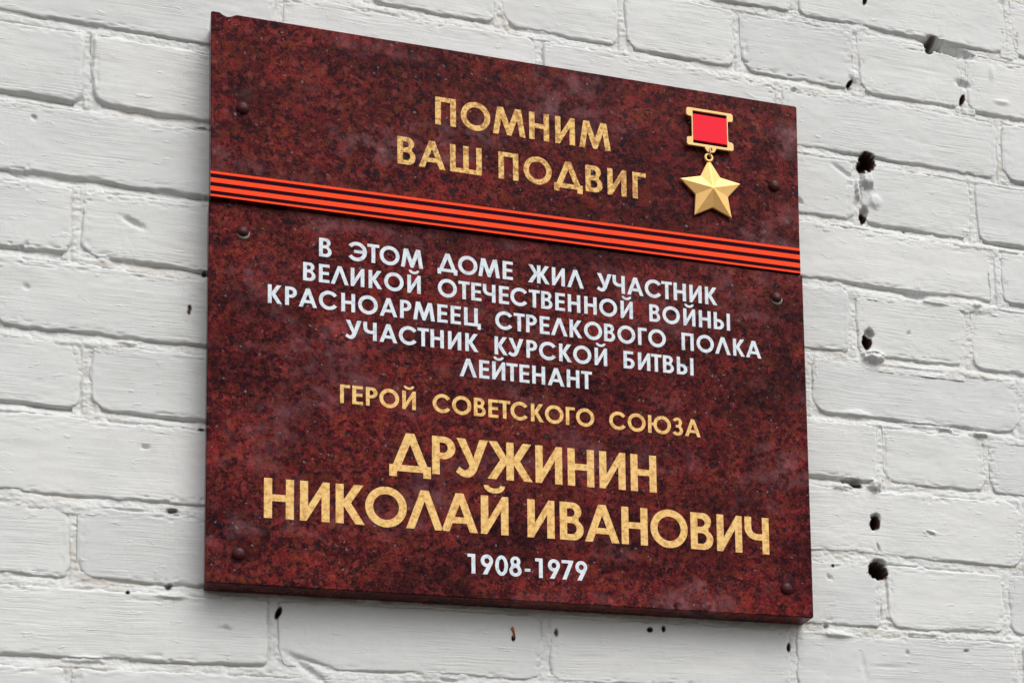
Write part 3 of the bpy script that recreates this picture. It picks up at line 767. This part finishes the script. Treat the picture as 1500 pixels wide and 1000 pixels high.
fr = (rc(2.6, 2.6, 2.6, 180, 270) + [(19.0, 0), (20.2, -2.5), (21.5, -4.2), (23, -4.9), (28, -4.9), (29.4, -4.2), (30.6, -2.5), (31.8, 0)] + rc(Wf - 2.6, 2.6, 2.6, 270, 360) +
      rc(Wf - 2.6, 6.6, 2.6, 0, 90) + [(Wf - 4.4, 9.2), (Wf - 5.6, 10.4)] + [(Wf - 5.6, Hf - 10.4), (Wf - 4.4, Hf - 9.2)] + rc(Wf - 2.6, Hf - 6.6, 2.6, 270, 360) +
      rc(Wf - 2.6, Hf - 2.6, 2.6, 0, 90) + rc(2.6, Hf - 2.6, 2.6, 90, 180) + rc(2.6, Hf - 6.6, 2.6, 180, 270) + [(4.4, Hf - 9.2), (5.6, Hf - 10.4), (5.6, 10.4), (4.4, 9.2)] + rc(2.6, 6.6, 2.6, 90, 180))
hole = [(7.4, 2.9), (Wf - 7.4, 2.9), (Wf - 6.9, 3.4), (Wf - 6.9, Hf - 3.4), (Wf - 7.4, Hf - 2.9), (7.4, Hf - 2.9), (6.9, Hf - 3.4), (6.9, 3.4)]
eye = arc(25.4, -1.9, 1.7, 1.7, 0, 340, 16)
sh = lambda c: [(x + fx, y + fz) for x, y in c]
medal = curve_solid("medal", [sh(fr), sh(hole), sh(eye)], YB - 7.0, YB - 4.8, MEDAL2, plaque)
tag(medal, "medal: gold frame holding a red ribbon with a five-pointed gold star hanging below")
# red ribbon, shorter than the window so that a slot stays open above and below
def boxm(name, u0, u1, v0, v1, ya, yb, mat, parent):
    vs = [P(u, y, v) for y in (ya, yb) for (u, v) in ((u0, v0), (u1, v0), (u1, v1), (u0, v1))]
    bm = bmesh.new(); b = [bm.verts.new(p) for p in vs]
    for f in ((0, 1, 2, 3), (7, 6, 5, 4), (0, 4, 5, 1), (1, 5, 6, 2), (2, 6, 7, 3), (3, 7, 4, 0)): bm.faces.new([b[i] for i in f])
    return bm_obj(name, bm, mat, parent)
boxm("red_ribbon", fx + 7.0, fx + Wf - 7.0, fz + 6.2, fz + Hf - 6.4, YB - 7.05, YB - 4.6, RED, medal)
boxm("backing_plate", fx + 7.0, fx + Wf - 7.0, fz + 2.0, fz + Hf - 2.0, YB - 4.7, YB - 3.8, BLACKV, medal)
for (px_, pz_) in ((3, 4), (47, 4), (3, 37), (47, 37)):   # studs carrying the frame off the stone
    pts = arc(fx + px_, fz + pz_, 1.8, 1.8, 0, 330, 11)
    vs = [P(u, y, v) for y in (YB - 5.0, YB + 0.3) for (u, v) in pts]
    mesh_obj("stud", vs, [tuple(range(12)), tuple(range(23, 11, -1))] + [(i, (i + 1) % 12, 12 + (i + 1) % 12, 12 + i) for i in range(12)], MEDAL2, medal)
# star
cx, cz, Rs = 204.5, 414.2, 34.2
star_pts = []
for i in range(10):
    a = math.radians(90 + 3.0 + 36 * i); r = Rs if i % 2 == 0 else Rs * 0.535
    star_pts.append((cx + r * math.cos(a), cz + r * math.sin(a)))
bm = bmesh.new()
apex = bm.verts.new(P(cx, YB - 12.0, cz))
fr_ = []; sd_ = []; bk_ = []
for i, (u, v) in enumerate(star_pts):
    tip = i % 2 == 0
    fr_.append(bm.verts.new(P(u, YB - (4.4 if tip else 5.2), v)))
    bk_.append(bm.verts.new(P(u, YB - 2.0, v)))
for i in range(10):
    j = (i + 1) % 10
    bm.faces.new((apex, fr_[i], fr_[j])); bm.faces.new((fr_[i], bk_[i], bk_[j], fr_[j]))
bm.faces.new(bk_)
star = bm_obj("star", bm, MEDAL, medal)
bpy.context.view_layer.update()
md = star.modifiers.new("edge", 'BEVEL'); md.width = 0.0004; md.segments = 2; md.limit_method = 'ANGLE'; md.angle_limit = math.radians(14)
def torus(name, c, R_, r_, axis_u, axis_v, mat, parent, sx=1.0):
    """ring lying in the plane of two axes given in (u, y, v)"""
    vs, fs = [], []
    N_, K_ = 32, 10
    au, av = Vector(axis_u), Vector(axis_v); nn = au.cross(av)
    for i in range(N_):
        a = 2 * math.pi * i / N_
        d = au * math.cos(a) * sx + av * math.sin(a); rad = (au * math.cos(a) + av * math.sin(a))
        for j in range(K_):
            b = 2 * math.pi * j / K_
            p = Vector(c) + d * R_ + rad * (r_ * math.cos(b)) + nn * (r_ * math.sin(b))
            vs.append(P(p.x, p.y, p.z))
    for i in range(N_):
        for j in range(K_):
            fs.append((i * K_ + j, ((i + 1) % N_) * K_ + j, ((i + 1) % N_) * K_ + (j + 1) % K_, i * K_ + (j + 1) % K_))
    return mesh_obj(name, vs, fs, mat, parent, True)
torus("star_eye", (202.6, YB - 4.6, 449.6), 3.6, 1.45, (1, 0, 0), (0, 0, 1), MEDAL, medal)
torus("link", (204.0, YB - 5.6, 455.0), 3.7, 0.8, (0.25, 0.97, 0), (0, 0, 1), MEDAL2, medal, 0.8)

# --- orange splinter poking out of the joint under the plaque
ch = empty("wood_splinter", (0.0012, -0.001, Z0 - 0.0555))
tag(ch, "tiny orange splinter sticking out of the joint below the middle of the plaque", "splinter")
vs = [(-.0006, .004, .001), (.0006, .004, .001), (.0011, -.001, .0075), (-.0003, -.0015, .0085), (-.0016, -.0012, .0065), (.0024, -.002, -.002), (.0012, -.0022, .0035), (.0004, -.0005, .003)]
mesh_obj("shard", vs, [(0, 1, 2, 3, 4), (4, 3, 6, 7), (3, 2, 6), (6, 5, 7), (2, 1, 5, 6), (0, 4, 7), (0, 7, 5, 1)], RUST, ch)

# short focal blur falls off towards the frame's corners of the wall
cam_data.dof.use_dof = False
print("bricks", nb, "tris", sum(len(m.loops) - 2 * len(m.polygons) for m in bpy.data.meshes))
